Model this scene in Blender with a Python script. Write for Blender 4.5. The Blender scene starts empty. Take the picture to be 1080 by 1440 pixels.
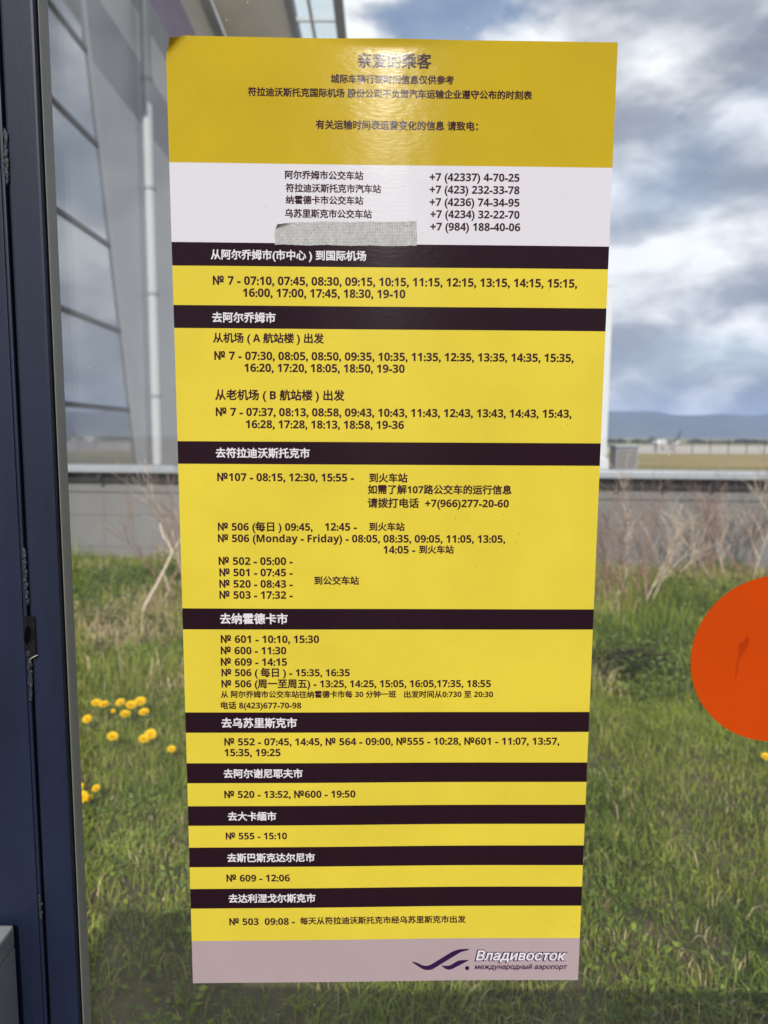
import bpy, bmesh, math, random
import numpy as np
from mathutils import Vector, Matrix
from mathutils.geometry import delaunay_2d_cdt
R = math.radians
rng = np.random.default_rng(7)
random.seed(7)
SC = bpy.context.scene
COL = SC.collection

# ------------------------------------------------------------------ camera
EYE = 1.55                      # height of the lens above the ground
GLASS = 0.90                    # distance from the lens to the shelter glass
FPX = 998.0                     # focal length in pixels of the 1080x1440 photograph
pitch, roll = R(6.2), R(0.30)
fwd = Vector((0, math.cos(pitch), -math.sin(pitch)))
up0 = Vector((0, math.sin(pitch), math.cos(pitch)))
rt0 = Vector((1, 0, 0))
rt = rt0 * math.cos(roll) + up0 * math.sin(roll)
up = up0 * math.cos(roll) - rt0 * math.sin(roll)
cam = bpy.data.cameras.new('camera')
cam.sensor_fit = 'VERTICAL'; cam.sensor_height = 36; cam.lens = 36 * FPX / 1440
cam.clip_start = 0.01; cam.clip_end = 30000
cam.dof.use_dof = True; cam.dof.focus_distance = GLASS; cam.dof.aperture_fstop = 4.6
camo = bpy.data.objects.new('camera', cam); COL.objects.link(camo)
camo.matrix_world = Matrix(((rt.x, up.x, -fwd.x, 0), (rt.y, up.y, -fwd.y, 0), (rt.z, up.z, -fwd.z, EYE), (0, 0, 0, 1)))
SC.camera = camo

def ray(px, py):
    return fwd * FPX + rt * (px - 540) - up * (py - 720)
def at_y(px, py, Y):            # the point at distance Y behind the lens plane, seen in the photograph at px,py
    d = ray(px, py); k = Y / d.y
    return Vector((d.x * k, Y, EYE + d.z * k))
def at_z(px, py, z=0.0):
    d = ray(px, py); k = (z - EYE) / d.z
    return Vector((d.x * k, d.y * k, z))

# ------------------------------------------------------------------ sun, sky, exposure
SUN_EL, SUN_AZ = R(35), R(180)  # high behind the photographer
sun = bpy.data.lights.new('sun', 'SUN'); sun.energy = 3.4; sun.angle = R(0.6); sun.color = (1, 0.955, 0.88)
suno = bpy.data.objects.new('sun', sun); COL.objects.link(suno)
suno.rotation_euler = Vector((0.004, math.cos(SUN_EL), -math.sin(SUN_EL))).to_track_quat('-Z', 'Y').to_euler()
SC.view_settings.view_transform = 'Standard'; SC.view_settings.look = 'None'
SC.view_settings.exposure = 0.25; SC.view_settings.gamma = 1
SC.cycles.use_denoising = True
SC.cycles.max_bounces = 10; SC.cycles.transparent_max_bounces = 16
SC.cycles.caustics_reflective = False; SC.cycles.caustics_refractive = False
SC.cycles.volume_bounces = 1

class NT:
    """small helper round a node tree"""
    def __init__(s, tree):
        s.t = tree; s.n = tree.nodes; s.l = tree.links
    def node(s, kind, **kw):
        nd = s.n.new('ShaderNode' + kind)
        for k, v in kw.items():
            if k.startswith('i_'):
                nd.inputs[k[2:].replace('_', ' ')].default_value = v
            else: setattr(nd, k, v)
        return nd
    def link(s, a, b): s.l.new(a, b)
    def put(s, v, sock):
        if isinstance(v, bpy.types.NodeSocket): s.l.new(v, sock)
        else: sock.default_value = v
    def math(s, op, a, b=0.0, c=None, clamp=False):
        nd = s.n.new('ShaderNodeMath'); nd.operation = op; nd.use_clamp = clamp
        s.put(a, nd.inputs[0]); s.put(b, nd.inputs[1])
        if c is not None: s.put(c, nd.inputs[2])
        return nd.outputs[0]
    def mix(s, f, a, b):
        nd = s.n.new('ShaderNodeMix'); nd.data_type = 'RGBA'
        s.put(f, nd.inputs[0]); s.put(a, nd.inputs[6]); s.put(b, nd.inputs[7])
        return nd.outputs[2]
    def ramp(s, f, pts, interp='LINEAR'):
        nd = s.n.new('ShaderNodeValToRGB'); nd.color_ramp.interpolation = interp
        e = nd.color_ramp.elements
        while len(e) < len(pts): e.new(0.5)
        for q, (p, c) in zip(e, pts):
            q.position = p; q.color = c if hasattr(c, '__len__') else (c, c, c, 1)
        s.put(f, nd.inputs[0]); return nd.outputs[0]
    def noise(s, vec, scale, detail=4, rough=0.5, dist=0.0, col=False):
        nd = s.n.new('ShaderNodeTexNoise'); nd.inputs['Scale'].default_value = scale
        nd.inputs['Detail'].default_value = detail; nd.inputs['Roughness'].default_value = rough
        nd.inputs['Distortion'].default_value = dist
        if vec is not None: s.l.new(vec, nd.inputs['Vector'])
        return nd.outputs[1 if col else 0]
    def mapping(s, vec, sc=(1, 1, 1), loc=(0, 0, 0)):
        nd = s.n.new('ShaderNodeMapping'); nd.inputs['Scale'].default_value = sc; nd.inputs['Location'].default_value = loc
        s.l.new(vec, nd.inputs['Vector']); return nd.outputs[0]

world = bpy.data.worlds.new('World'); SC.world = world; world.use_nodes = True
W = NT(world.node_tree); W.n.clear()
sky = W.node('TexSky', sky_type='NISHITA', sun_disc=False)
sky.sun_elevation = SUN_EL; sky.sun_rotation = SUN_AZ; sky.air_density = 1.0; sky.dust_density = 1.5
tc = W.node('TexCoord'); sep = W.node('SeparateXYZ'); W.link(tc.outputs['Generated'], sep.inputs[0])
zc = W.math('MAXIMUM', sep.outputs[2], 0.0)
den = W.math('ADD', zc, 0.26)
cx = W.math('DIVIDE', sep.outputs[0], den); cy = W.math('DIVIDE', sep.outputs[1], den)
cmb = W.node('CombineXYZ'); W.link(cx, cmb.inputs[0]); W.link(cy, cmb.inputs[1])
CLOUD_SHIFT = (3.1, 1.7, 0.0)
cv = W.mapping(cmb.outputs[0], (1, 1, 1), CLOUD_SHIFT)
cover = W.noise(cv, 1.1, 9, 0.55, 0.3)
puff = W.noise(W.mapping(tc.outputs['Generated'], (1, 1, 2.1), (0.35, 0.2, 0.4)), 6.5, 9, 0.52, 0.12)
big = W.noise(W.mapping(cmb.outputs[0], (1, 1, 1), (1.3, 9.2, 0)), 0.8, 2, 0.5)
# brightness of the cloud deck: grey sheet with brighter torn cumulus between 6 and 20 degrees
band = W.ramp(zc, [(0.0, 0.72), (0.05, 0.66), (0.14, 0.66), (0.24, 0.92), (0.31, 0.68), (0.38, 0.44), (0.46, 0.62), (0.55, 0.55), (1.0, 0.55)])
# brighter straight ahead, greyer towards the right
side = W.math('MULTIPLY', W.math('SUBTRACT', 0.16, W.math('DIVIDE', sep.outputs[0], W.math('ADD', W.math('ABSOLUTE', sep.outputs[1]), 0.2))), 0.75)
lum = W.math('ADD', W.math('ADD', W.math('MULTIPLY', W.math('SUBTRACT', puff, 0.5), 3.6), band), side)
rim = W.node('VectorMath', operation='DISTANCE'); W.link(tc.outputs['Generated'], rim.inputs[0]); rim.inputs[1].default_value = ray(640, 10).normalized()
lum = W.math('ADD', lum, W.ramp(rim.outputs['Value'], [(0.04, 0.28), (0.24, 0.0)]))
cl = W.ramp(lum, [(0.0, (2.2, 2.45, 3.05, 1)), (0.32, (2.9, 3.15, 3.7, 1)), (0.62, (4.9, 5.1, 5.5, 1)), (0.95, (7.6, 7.7, 8.0, 1))])
cmask = W.ramp(cover, [(0.33, 0.55), (0.46, 1.0)])
skyc = W.node('Mix', data_type='RGBA', blend_type='MULTIPLY'); skyc.inputs[0].default_value = 1
W.link(sky.outputs[0], skyc.inputs[6]); skyc.inputs[7].default_value = (1.0, 1.0, 1.0, 1)
gap = W.node('VectorMath', operation='DISTANCE'); W.link(tc.outputs['Generated'], gap.inputs[0])   # a torn blue opening in the cloud, high ahead
gd = ray(655, 15).normalized(); gap.inputs[1].default_value = gd
gw = W.math('ADD', gap.outputs['Value'], W.math('MULTIPLY', W.math('SUBTRACT', puff, 0.5), 0.35))
cmask = W.math('MULTIPLY', cmask, W.ramp(gw, [(0.03, 0.15), (0.10, 1.0)]))
colr = W.mix(cmask, skyc.outputs[2], cl)
bg = W.node('Background'); bg.inputs['Strength'].default_value = 0.12; W.link(colr, bg.inputs[0])
wo = W.node('OutputWorld'); W.link(bg.outputs[0], wo.inputs[0])

# ------------------------------------------------------------------ materials
def mat(name):
    m = bpy.data.materials.new(name); m.use_nodes = True
    t = NT(m.node_tree); t.n.clear(); t.out = t.node('OutputMaterial')
    return m, t
def principled(name, col, rough=0.5, metal=0.0, spec=0.5, var=0.0, vscale=8.0, bump=0.0, bscale=60.0, bdist=0.002, coat=0.0, col2=None, stretch=(1, 1, 1), detail=5):
    m, t = mat(name)
    p = t.node('BsdfPrincipled'); t.link(p.outputs[0], t.out.inputs[0])
    p.inputs['Roughness'].default_value = rough; p.inputs['Metallic'].default_value = metal
    p.inputs['Specular IOR Level'].default_value = spec; p.inputs['Coat Weight'].default_value = coat
    co = t.node('TexCoord').outputs['Object']
    v = t.mapping(co, stretch)
    c4 = (*col, 1)
    if var or col2:
        n = t.noise(v, vscale, detail, 0.6)
        b = (*(col2 or tuple(min(1, x * (1 + var)) for x in col)), 1)
        a = (*(col if col2 else tuple(x * (1 - var) for x in col)), 1)
        t.link(t.mix(t.ramp(n, [(0.32, 0.0), (0.68, 1.0)]), a, b), p.inputs['Base Color'])
    else: p.inputs['Base Color'].default_value = c4
    if bump:
        n = t.noise(v, bscale, 3, 0.55)
        b = t.node('Bump'); b.inputs['Strength'].default_value = bump; b.inputs['Distance'].default_value = bdist
        t.link(n, b.inputs['Height']); t.link(b.outputs[0], p.inputs['Normal'])
    return m

def vinyl(name, col, fade=0.07, tint=None):
    """glossy printed film with the fine orange peel of laminated vinyl"""
    m, t = mat(name)
    p = t.node('BsdfPrincipled'); t.link(p.outputs[0], t.out.inputs[0])
    co = t.node('TexCoord').outputs['Object']
    n = t.noise(co, 6.0, 4, 0.6)
    a = tuple(x * (1 - fade) for x in col); b = tuple(min(1, x * (1 + fade)) for x in col)
    c = t.mix(t.ramp(n, [(0.3, 0.0), (0.7, 1.0)]), (*a, 1), (*b, 1))
    # rare specks of dirt and scratches
    sp = t.ramp(t.noise(co, 210.0, 2, 0.5), [(0.735, 0.0), (0.77, 1.0)])
    sp2 = t.math('MULTIPLY', sp, t.ramp(t.noise(co, 9.0, 2), [(0.48, 0.0), (0.60, 1.0)]))
    c = t.mix(t.math('MULTIPLY', sp2, 0.55), c, (0.07, 0.05, 0.04, 1))
    t.link(c, p.inputs['Base Color'])
    p.inputs['Roughness'].default_value = 0.155; p.inputs['Anisotropic'].default_value = 0.92
    tg = t.node('CombineXYZ'); tg.inputs[2].default_value = 1.0; t.link(tg.outputs[0], p.inputs['Tangent'])
    p.inputs['Specular IOR Level'].default_value = 0.10
    n1 = t.noise(t.mapping(co, (0.30, 1, 1.0)), 300.0, 2, 0.5); n2 = t.noise(co, 14.0, 2, 0.5)
    h = t.math('ADD', t.math('MULTIPLY', n1, 0.00010), t.math('MULTIPLY', n2, 0.0005))
    bp = t.node('Bump'); bp.inputs['Strength'].default_value = 1.0; bp.inputs['Distance'].default_value = 1.0
    t.link(h, bp.inputs['Height']); t.link(bp.outputs[0], p.inputs['Normal'])
    return m

def glass(name, tint=(0.985, 0.99, 0.985), dust=0.010, f0=0.042, speck=True):
    m, t = mat(name)
    lw = t.node('LayerWeight'); lw.inputs['Blend'].default_value = 0.5
    fr = t.math('ADD', f0, t.math('MULTIPLY', t.math('POWER', lw.outputs['Facing'], 5.0), 1 - f0))
    tr = t.node('BsdfTransparent'); tr.inputs[0].default_value = (*tint, 1)
    gl = t.node('BsdfGlossy'); gl.inputs['Roughness'].default_value = 0.0
    mx = t.node('MixShader'); t.link(fr, mx.inputs[0]); t.link(tr.outputs[0], mx.inputs[1]); t.link(gl.outputs[0], mx.inputs[2])
    co = t.node('TexCoord').outputs['Object']
    smear = t.noise(t.mapping(co, (1.0, 1, 0.35)), 5.0, 6, 0.65, 1.2)
    df = t.node('BsdfDiffuse'); df.inputs[0].default_value = (0.72, 0.72, 0.70, 1)
    amt = t.math('MULTIPLY', t.ramp(smear, [(0.36, 0.15), (0.66, 1.0)]), dust)
    if speck:
        v = t.node('TexVoronoi'); v.inputs['Scale'].default_value = 75.0; t.link(co, v.inputs['Vector'])
        dot = t.math('LESS_THAN', v.outputs['Distance'], 0.055)
        keep = t.math('GREATER_THAN', t.noise(co, 40.0, 1), 0.63)
        amt = t.math('MAXIMUM', amt, t.math('MULTIPLY', t.math('MULTIPLY', dot, keep), 0.6))
    m2 = t.node('MixShader'); t.link(amt, m2.inputs[0]); t.link(mx.outputs[0], m2.inputs[1]); t.link(df.outputs[0], m2.inputs[2])
    t.link(m2.outputs[0], t.out.inputs[0])
    return m

def leafy(name, col, rough=0.55, trans=0.42):
    m, t = mat(name)
    co = t.node('TexCoord').outputs['Object']
    n = t.noise(co, 7.0, 3, 0.6)
    c = t.mix(t.ramp(n, [(0.3, 0.0), (0.7, 1.0)]), (*[x * 0.75 for x in col], 1), (*[x * 1.25 for x in col], 1))
    p = t.node('BsdfPrincipled'); p.inputs['Roughness'].default_value = rough; p.inputs['Specular IOR Level'].default_value = 0.3
    t.link(c, p.inputs['Base Color'])
    tr = t.node('BsdfTranslucent'); t.link(c, tr.inputs[0])
    mx = t.node('MixShader'); mx.inputs[0].default_value = trans
    t.link(p.outputs[0], mx.inputs[1]); t.link(tr.outputs[0], mx.inputs[2]); t.link(mx.outputs[0], t.out.inputs[0])
    return m

M = {}
M['yellow'] = vinyl('sunny yellow film', (0.549, 0.4365, 0.0405))
M['mustard'] = vinyl('mustard yellow film', (0.405, 0.2862, 0.0135))
M['white'] = vinyl('white film', (0.5292, 0.5141, 0.5519), 0.02)
M['plum'] = vinyl('dark plum film', (0.0153, 0.0054, 0.0095), 0.10)
M['mauve'] = vinyl('pinkish grey film', (0.3251, 0.2533, 0.2646), 0.05)
M['ink'] = vinyl('dark plum ink', (0.0318, 0.0091, 0.0151), 0.05)
M['white_ink'] = vinyl('white ink', (0.5594, 0.5368, 0.567), 0.02)
M['violet'] = vinyl('violet ink', (0.0265, 0.0076, 0.0454), 0.05)
M['orange'] = vinyl('orange film', (0.42, 0.044, 0.0023), 0.05)
M['orange_dark'] = vinyl('scuffed orange film', (0.33, 0.032, 0.003), 0.2)
M['glass'] = glass('shelter glass')
M['navy'] = principled('navy paint', (0.0080, 0.0125, 0.031), 0.45, spec=0.3, var=0.25, vscale=14, bump=0.25, bscale=90, bdist=0.001, stretch=(1, 1, 0.25))
M['sealant'] = principled('old sealant', (0.012, 0.014, 0.022), 0.6, var=0.4, vscale=160, bump=0.5, bscale=300, bdist=0.001)
M['groove'] = principled('recess shade black', (0.002, 0.002, 0.002), 1.0, spec=0.02, var=0.3)  # near-black colour paints the darkness inside the groove and the bolt hole
M['rust'] = principled('rusty steel', (0.007, 0.006, 0.006), 0.9, spec=0.15, var=0.5, vscale=120)
M['gasket'] = principled('grey rubber gasket', (0.30, 0.285, 0.245), 0.5, var=0.12, vscale=5, stretch=(1, 1, 0.3))
M['grey_box'] = principled('grey painted metal', (0.22, 0.225, 0.235), 0.45, var=0.06, vscale=10, bump=0.15, bscale=400, bdist=0.0005)
M['tape'] = None
M['steel'] = principled('grey steel', (0.16, 0.16, 0.17), 0.4, metal=0.3, var=0.1)
M['soil'] = principled('soil and thatch', (0.055, 0.050, 0.022), 0.95, col2=(0.11, 0.085, 0.045), vscale=2.3, bump=0.6, bscale=25, bdist=0.03)
M['paving'] = principled('grey paving', (0.11, 0.11, 0.11), 0.9, var=0.2, vscale=3, bump=0.3, bscale=80, bdist=0.003)
M['blade_a'] = leafy('fresh grass', (0.29, 0.37, 0.048))
M['blade_b'] = leafy('deep grass', (0.12, 0.20, 0.024))
M['blade_c'] = leafy('olive grass', (0.38, 0.395, 0.085))
M['blade_d'] = leafy('straw', (0.50, 0.40, 0.23), trans=0.15)
M['weed'] = leafy('weed leaf', (0.16, 0.24, 0.05))
M['weed_dark'] = leafy('dark weed leaf', (0.075, 0.10, 0.035))
M['shaded_dead_leaf'] = leafy('shaded dead leaf', (0.045, 0.034, 0.020), 0.8, 0.1)  # dead leaf brown, darkened to carry the shade of the hollows
M['petal'] = leafy('dandelion petal', (0.95, 0.64, 0.004), 0.6, 0.25)
M['stalk'] = leafy('dandelion stalk', (0.12, 0.16, 0.05), 0.5, 0.1)
M['bark'] = principled('reddish bark', (0.28, 0.17, 0.13), 0.85, var=0.35, vscale=30)
M['pale_bark'] = principled('pale bark', (0.60, 0.48, 0.38), 0.8, var=0.25, vscale=25)
M['wall'] = principled('grey wall panel', (0.185, 0.183, 0.183), 0.7, var=0.08, vscale=1.5, stretch=(1, 1, 0.3))
M['cap'] = principled('zinc cap', (0.36, 0.38, 0.42), 0.45, metal=0.2, var=0.06, vscale=2)
M['bracket_soft'] = principled('panel joint', (0.19, 0.185, 0.18), 0.7)
M['bracket'] = principled('dark steel', (0.03, 0.03, 0.033), 0.7, spec=0.2)
M['clad'] = principled('grey cladding', (0.78, 0.81, 0.86), 0.5, var=0.04, vscale=0.7)
M['clad_dark'] = principled('dark grey cladding', (0.46, 0.48, 0.54), 0.5, var=0.05, vscale=0.7)
M['clad_light'] = principled('light grey cladding', (0.84, 0.86, 0.90), 0.5, var=0.05, vscale=0.7)
M['purple'] = principled('purple cladding', (0.40, 0.31, 0.58), 0.5, var=0.05, vscale=0.7)
M['mullion'] = principled('dark mullion', (0.085, 0.09, 0.10), 0.45)
M['mullion_light'] = principled('pale mullion', (0.5, 0.52, 0.55), 0.4)
M['white_paint'] = principled('white paint', (0.60, 0.62, 0.64), 0.5, var=0.03, vscale=3)
M['pane'] = principled('facade glass', (0.60, 0.63, 0.67), 0.03, metal=0.25, spec=1.0, var=0.05, vscale=0.4)
M['roof_glass'] = glass('roof light glass', (0.86, 0.92, 0.94), 0.05, speck=False)
M['dry_grass'] = principled('dry grass', (0.30, 0.225, 0.11), 0.95, col2=(0.20, 0.19, 0.07), vscale=0.05, bump=0.5, bscale=1.2, bdist=0.4, detail=8)
M['concrete'] = principled('apron concrete', (0.47, 0.42, 0.37), 0.9, var=0.1, vscale=0.02)
M['hill'] = principled('wooded hill', (0.034, 0.046, 0.040), 0.95, col2=(0.06, 0.066, 0.055), vscale=0.004, bump=0.7, bscale=0.012, bdist=30, detail=8)
M['far_tree'] = leafy('distant tree', (0.035, 0.048, 0.025))
M['plane_white'] = principled('aircraft white', (0.8, 0.8, 0.8), 0.35)
M['plane_dark'] = principled('aircraft dark blue', (0.05, 0.06, 0.09), 0.35)
M['plane_grey'] = principled('aircraft grey', (0.25, 0.26, 0.28), 0.4)
M['tyre'] = principled('tyre', (0.02, 0.02, 0.02), 0.8)
M['window'] = principled('dark window', (0.02, 0.025, 0.03), 0.1)

def tape_mat():
    m, t = mat('grey cloth tape')
    p = t.node('BsdfPrincipled'); t.link(p.outputs[0], t.out.inputs[0])
    co = t.node('TexCoord').outputs['Object']
    w1 = t.node('TexWave'); w1.bands_direction = 'X'; w1.inputs['Scale'].default_value = 105; w1.inputs['Distortion'].default_value = 1.2; t.link(co, w1.inputs['Vector'])
    w2 = t.node('TexWave'); w2.bands_direction = 'Z'; w2.inputs['Scale'].default_value = 180; w2.inputs['Distortion'].default_value = 1.0; t.link(co, w2.inputs['Vector'])
    cr = t.noise(t.mapping(co, (1.4, 1, 0.7)), 60, 4, 0.6, 1.0)
    h = t.math('ADD', t.math('MULTIPLY', t.math('ADD', w1.outputs[1], w2.outputs[1]), 0.00012), t.math('MULTIPLY', cr, 0.0036))
    bp = t.node('Bump'); bp.inputs['Strength'].default_value = 0.8; bp.inputs['Distance'].default_value = 1.0
    t.link(h, bp.inputs['Height']); t.link(bp.outputs[0], p.inputs['Normal'])
    t.link(t.mix(t.math('MULTIPLY', w1.outputs[1], w2.outputs[1]), (0.28, 0.28, 0.275, 1), (0.39, 0.39, 0.385, 1)), p.inputs['Base Color'])
    p.inputs['Roughness'].default_value = 0.5
    return m
M['tape'] = tape_mat()

# ------------------------------------------------------------------ object helpers
def link(name, me, m=None, parent=None):
    o = bpy.data.objects.new(name, me); COL.objects.link(o)
    if m is not None:
        for mm in (m if isinstance(m, (list, tuple)) else [m]): me.materials.append(mm)
    if parent is not None: o.parent = parent
    return o
def mesh(name, vs, fs, m=None, parent=None, smooth=False):
    me = bpy.data.meshes.new(name); me.from_pydata([tuple(v) for v in vs], [], fs); me.update()
    if smooth: me.polygons.foreach_set('use_smooth', [True] * len(me.polygons))
    return link(name, me, m, parent)
def thing(name, label, cat, loc=(0, 0, 0), group=None, rz=0.0):
    o = bpy.data.objects.new(name, None); COL.objects.link(o); o.empty_display_size = 0.05
    o.location = loc; o.rotation_euler = (0, 0, rz)
    return tag(o, label, cat, group)
def tag(o, label, cat, group=None):
    o['label'] = label; o['category'] = cat
    if group: o['group'] = group
    return o
def kind(o, k): o['kind'] = k; return o

class B:
    """collects shapes of one mesh"""
    def __init__(s): s.v = []; s.f = []
    def add(s, vs, fs):
        n = len(s.v); s.v += [tuple(v) for v in vs]; s.f += [tuple(i + n for i in f) for f in fs]; return s
    def box(s, x0, x1, y0, y1, z0, z1, bev=0.0):
        if bev <= 0:
            vs = [(x, y, z) for x in (x0, x1) for y in (y0, y1) for z in (z0, z1)]
            return s.add(vs, [(0, 1, 3, 2), (4, 6, 7, 5), (0, 4, 5, 1), (2, 3, 7, 6), (0, 2, 6, 4), (1, 5, 7, 3)])
        bm = bmesh.new(); bmesh.ops.create_cube(bm, size=1)
        for v in bm.verts:
            v.co = Vector(((x0 + x1) / 2 + v.co.x * (x1 - x0), (y0 + y1) / 2 + v.co.y * (y1 - y0), (z0 + z1) / 2 + v.co.z * (z1 - z0)))
        bmesh.ops.bevel(bm, geom=bm.edges[:] + bm.verts[:], offset=bev, segments=2, profile=0.6, affect='EDGES')
        bm.verts.index_update()
        s.add([v.co[:] for v in bm.verts], [[v.index for v in f.verts] for f in bm.faces]); bm.free(); return s
    def tube(s, pts, rad, n=6, cap=True):
        pts = [Vector(p) for p in pts]
        if not hasattr(rad, '__len__'): rad = [rad] * len(pts)
        base = len(s.v); prev = None
        for i, p in enumerate(pts):
            d = (pts[min(i + 1, len(pts) - 1)] - pts[max(i - 1, 0)]).normalized()
            a = d.orthogonal().normalized() if prev is None else (prev - d * prev.dot(d)).normalized()
            prev = a; b = d.cross(a)
            for k in range(n):
                t = 2 * math.pi * k / n
                s.v.append(tuple(p + (a * math.cos(t) + b * math.sin(t)) * rad[i]))
        for i in range(len(pts) - 1):
            for k in range(n):
                a0 = base + i * n + k; a1 = base + i * n + (k + 1) % n
                s.f.append((a0, a1, a1 + n, a0 + n))
        if cap:
            s.f.append(tuple(base + k for k in range(n))[::-1]); s.f.append(tuple(base + (len(pts) - 1) * n + k for k in range(n)))
        return s
    def ball(s, c, r, seg=10, ring=6, jit=0.0):
        vs = []; fs = []
        rx, ry, rz = r if hasattr(r, '__len__') else (r, r, r)
        for i in range(ring + 1):
            ph = math.pi * i / ring
            for k in range(seg):
                th = 2 * math.pi * k / seg; j = 1 + jit * (random.random() - 0.5)
                vs.append((c[0] + rx * j * math.sin(ph) * math.cos(th), c[1] + ry * j * math.sin(ph) * math.sin(th), c[2] + rz * j * math.cos(ph)))
        for i in range(ring):
            for k in range(seg):
                k2 = (k + 1) % seg
                fs.append((i * seg + k, (i + 1) * seg + k, (i + 1) * seg + k2, i * seg + k2))
        return s.add(vs, fs)
    def prism(s, poly, axis, a, b):
        """polygon in the two other axes, extruded along axis from a to b"""
        n = len(poly)
        def P(q, h):
            if axis == 'z': return (q[0], q[1], h)
            if axis == 'y': return (q[0], h, q[1])
            return (h, q[0], q[1])
        vs = [P(q, a) for q in poly] + [P(q, b) for q in poly]
        fs = [tuple(range(n))[::-1], tuple(range(n, 2 * n))] + [(i, (i + 1) % n, n + (i + 1) % n, n + i) for i in range(n)]
        return s.add(vs, fs)
    def build(s, name, m, parent=None, smooth=False):
        o = mesh(name, s.v, s.f, m, parent, smooth)
        bm = bmesh.new(); bm.from_mesh(o.data); bmesh.ops.recalc_face_normals(bm, faces=bm.faces); bm.to_mesh(o.data); bm.free()
        return o

# ------------------------------------------------------------------ ground, airfield, hills
def profile(Y):
    ys = [-400, 34, 120, 160, 330, 360, 9000]; zs = [0, 0, -1.3, -3.6, -7.3, -7.45, -7.45]
    return float(np.interp(Y, ys, zs))
ys = [-400, -60, -10, 0.93, 2, 4, 6, 8, 10, 14, 20, 28, 34, 50, 80, 110, 120, 140, 160, 240, 330, 360, 600, 900, 1500, 3000, 5000, 9000]
xs = [-9000, -3000, -1000, -300, -100, -40, -15, -6, -2, 0, 2, 6, 15, 40, 100, 200, 300, 500, 1000, 2000, 4000, 9000]
def sheet(name, xs, ys, dz, m):
    vs = [(x, y, profile(y) + dz) for y in ys for x in xs]; n = len(xs)
    fs = [(j * n + i, j * n + i + 1, (j + 1) * n + i + 1, (j + 1) * n + i) for j in range(len(ys) - 1) for i in range(n - 1)]
    return mesh(name, vs, fs, m)
def ground_mat():
    m, t = mat('ground')
    p = t.node('BsdfPrincipled'); t.link(p.outputs[0], t.out.inputs[0]); p.inputs['Roughness'].default_value = 0.95
    co = t.node('TexCoord').outputs['Object']
    sx = t.node('SeparateXYZ'); t.link(co, sx.inputs[0])
    near = t.mix(t.ramp(t.noise(co, 2.0, 5), [(0.35, 0.0), (0.65, 1.0)]), (0.045, 0.046, 0.018, 1), (0.12, 0.095, 0.05, 1))
    dry = t.mix(t.ramp(t.noise(t.mapping(co, (0.5, 1.4, 1)), 0.11, 8, 0.6), [(0.38, 0.0), (0.62, 1.0)]), (0.36, 0.26, 0.13, 1), (0.17, 0.165, 0.05, 1))
    far = t.mix(t.ramp(t.noise(co, 0.01, 5), [(0.4, 0.0), (0.6, 1.0)]), (0.20, 0.20, 0.09, 1), (0.27, 0.23, 0.12, 1))
    c = t.mix(t.ramp(t.math('DIVIDE', sx.outputs[1], 40.0), [(0.30, 0.0), (0.42, 1.0)]), near, dry)
    c = t.mix(t.ramp(t.math('DIVIDE', sx.outputs[1], 400.0), [(0.35, 0.0), (0.6, 1.0)]), c, far)
    t.link(c, p.inputs['Base Color'])
    bp = t.node('Bump'); bp.inputs['Strength'].default_value = 0.6; bp.inputs['Distance'].default_value = 0.1
    t.link(t.noise(co, 6.0, 6), bp.inputs['Height']); t.link(bp.outputs[0], p.inputs['Normal'])
    return m
kind(sheet('ground', xs, ys, 0.0, ground_mat()), 'structure')
kind(sheet('pavement', [-30, -2, 2, 30], [-30, -5, 0.82], 0.004, M['paving']), 'structure')
kind(sheet('runway', [-1500, -200, 100, 300, 600, 1500], [368, 450, 560, 720], 0.06, M['concrete']), 'structure')

# wooded hills 4-6 km away; ridge line as it shows over the airfield
hv = []; hf = []
hx = np.linspace(-7000, 8000, 160); hd = np.linspace(0, 1, 14)
for j, d in enumerate(hd):
    Y = 4200 + 2200 * d
    for x in hx:
        a = x / 5300.0
        ridge = 205 + 14 * math.sin(a * 9 + 1.0) + 10 * math.sin(a * 23) + 6 * math.sin(a * 51 + 2) - 70 * max(0, a - 0.36) - 30 * max(0, -a)
        h = ridge * (math.sin(min(1, d / 0.7) * math.pi / 2) ** 1.2) * (1 if d <= 0.7 else 1 - 0.5 * (d - 0.7) / 0.3)
        h += (8 * math.sin(x * 0.006 + Y * 0.011) + 7 * math.sin(x * 0.013 - Y * 0.007)) * min(1, d * 3) * (0.5 if 0.6 < d < 0.8 else 1)
        hv.append((x, Y, -8 + h))
n = len(hx)
for j in range(len(hd) - 1):
    for i in range(n - 1): hf.append((j * n + i, j * n + i + 1, (j + 1) * n + i + 1, (j + 1) * n + i))
kind(mesh('hills', hv, hf, M['hill'], smooth=True), 'structure')

# far tree belt at the edge of the airfield
tb = B()
for k in range(420):
    x = random.uniform(-500, 1500); y = random.uniform(930, 1000)
    h = random.uniform(2.5, 6) * (1.6 if abs(x / y - 0.375) < 0.02 else 1.0)
    w = random.uniform(5, 12)
    tb.ball((x, y, -7.6 + h * 0.45), (w, w * 0.8, h * 0.6), 7, 4, 0.5)
kind(tag(tb.build('far_woods', M['far_tree']), 'low dark green tree belt along the far edge of the airfield', 'woods'), 'stuff')

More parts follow.
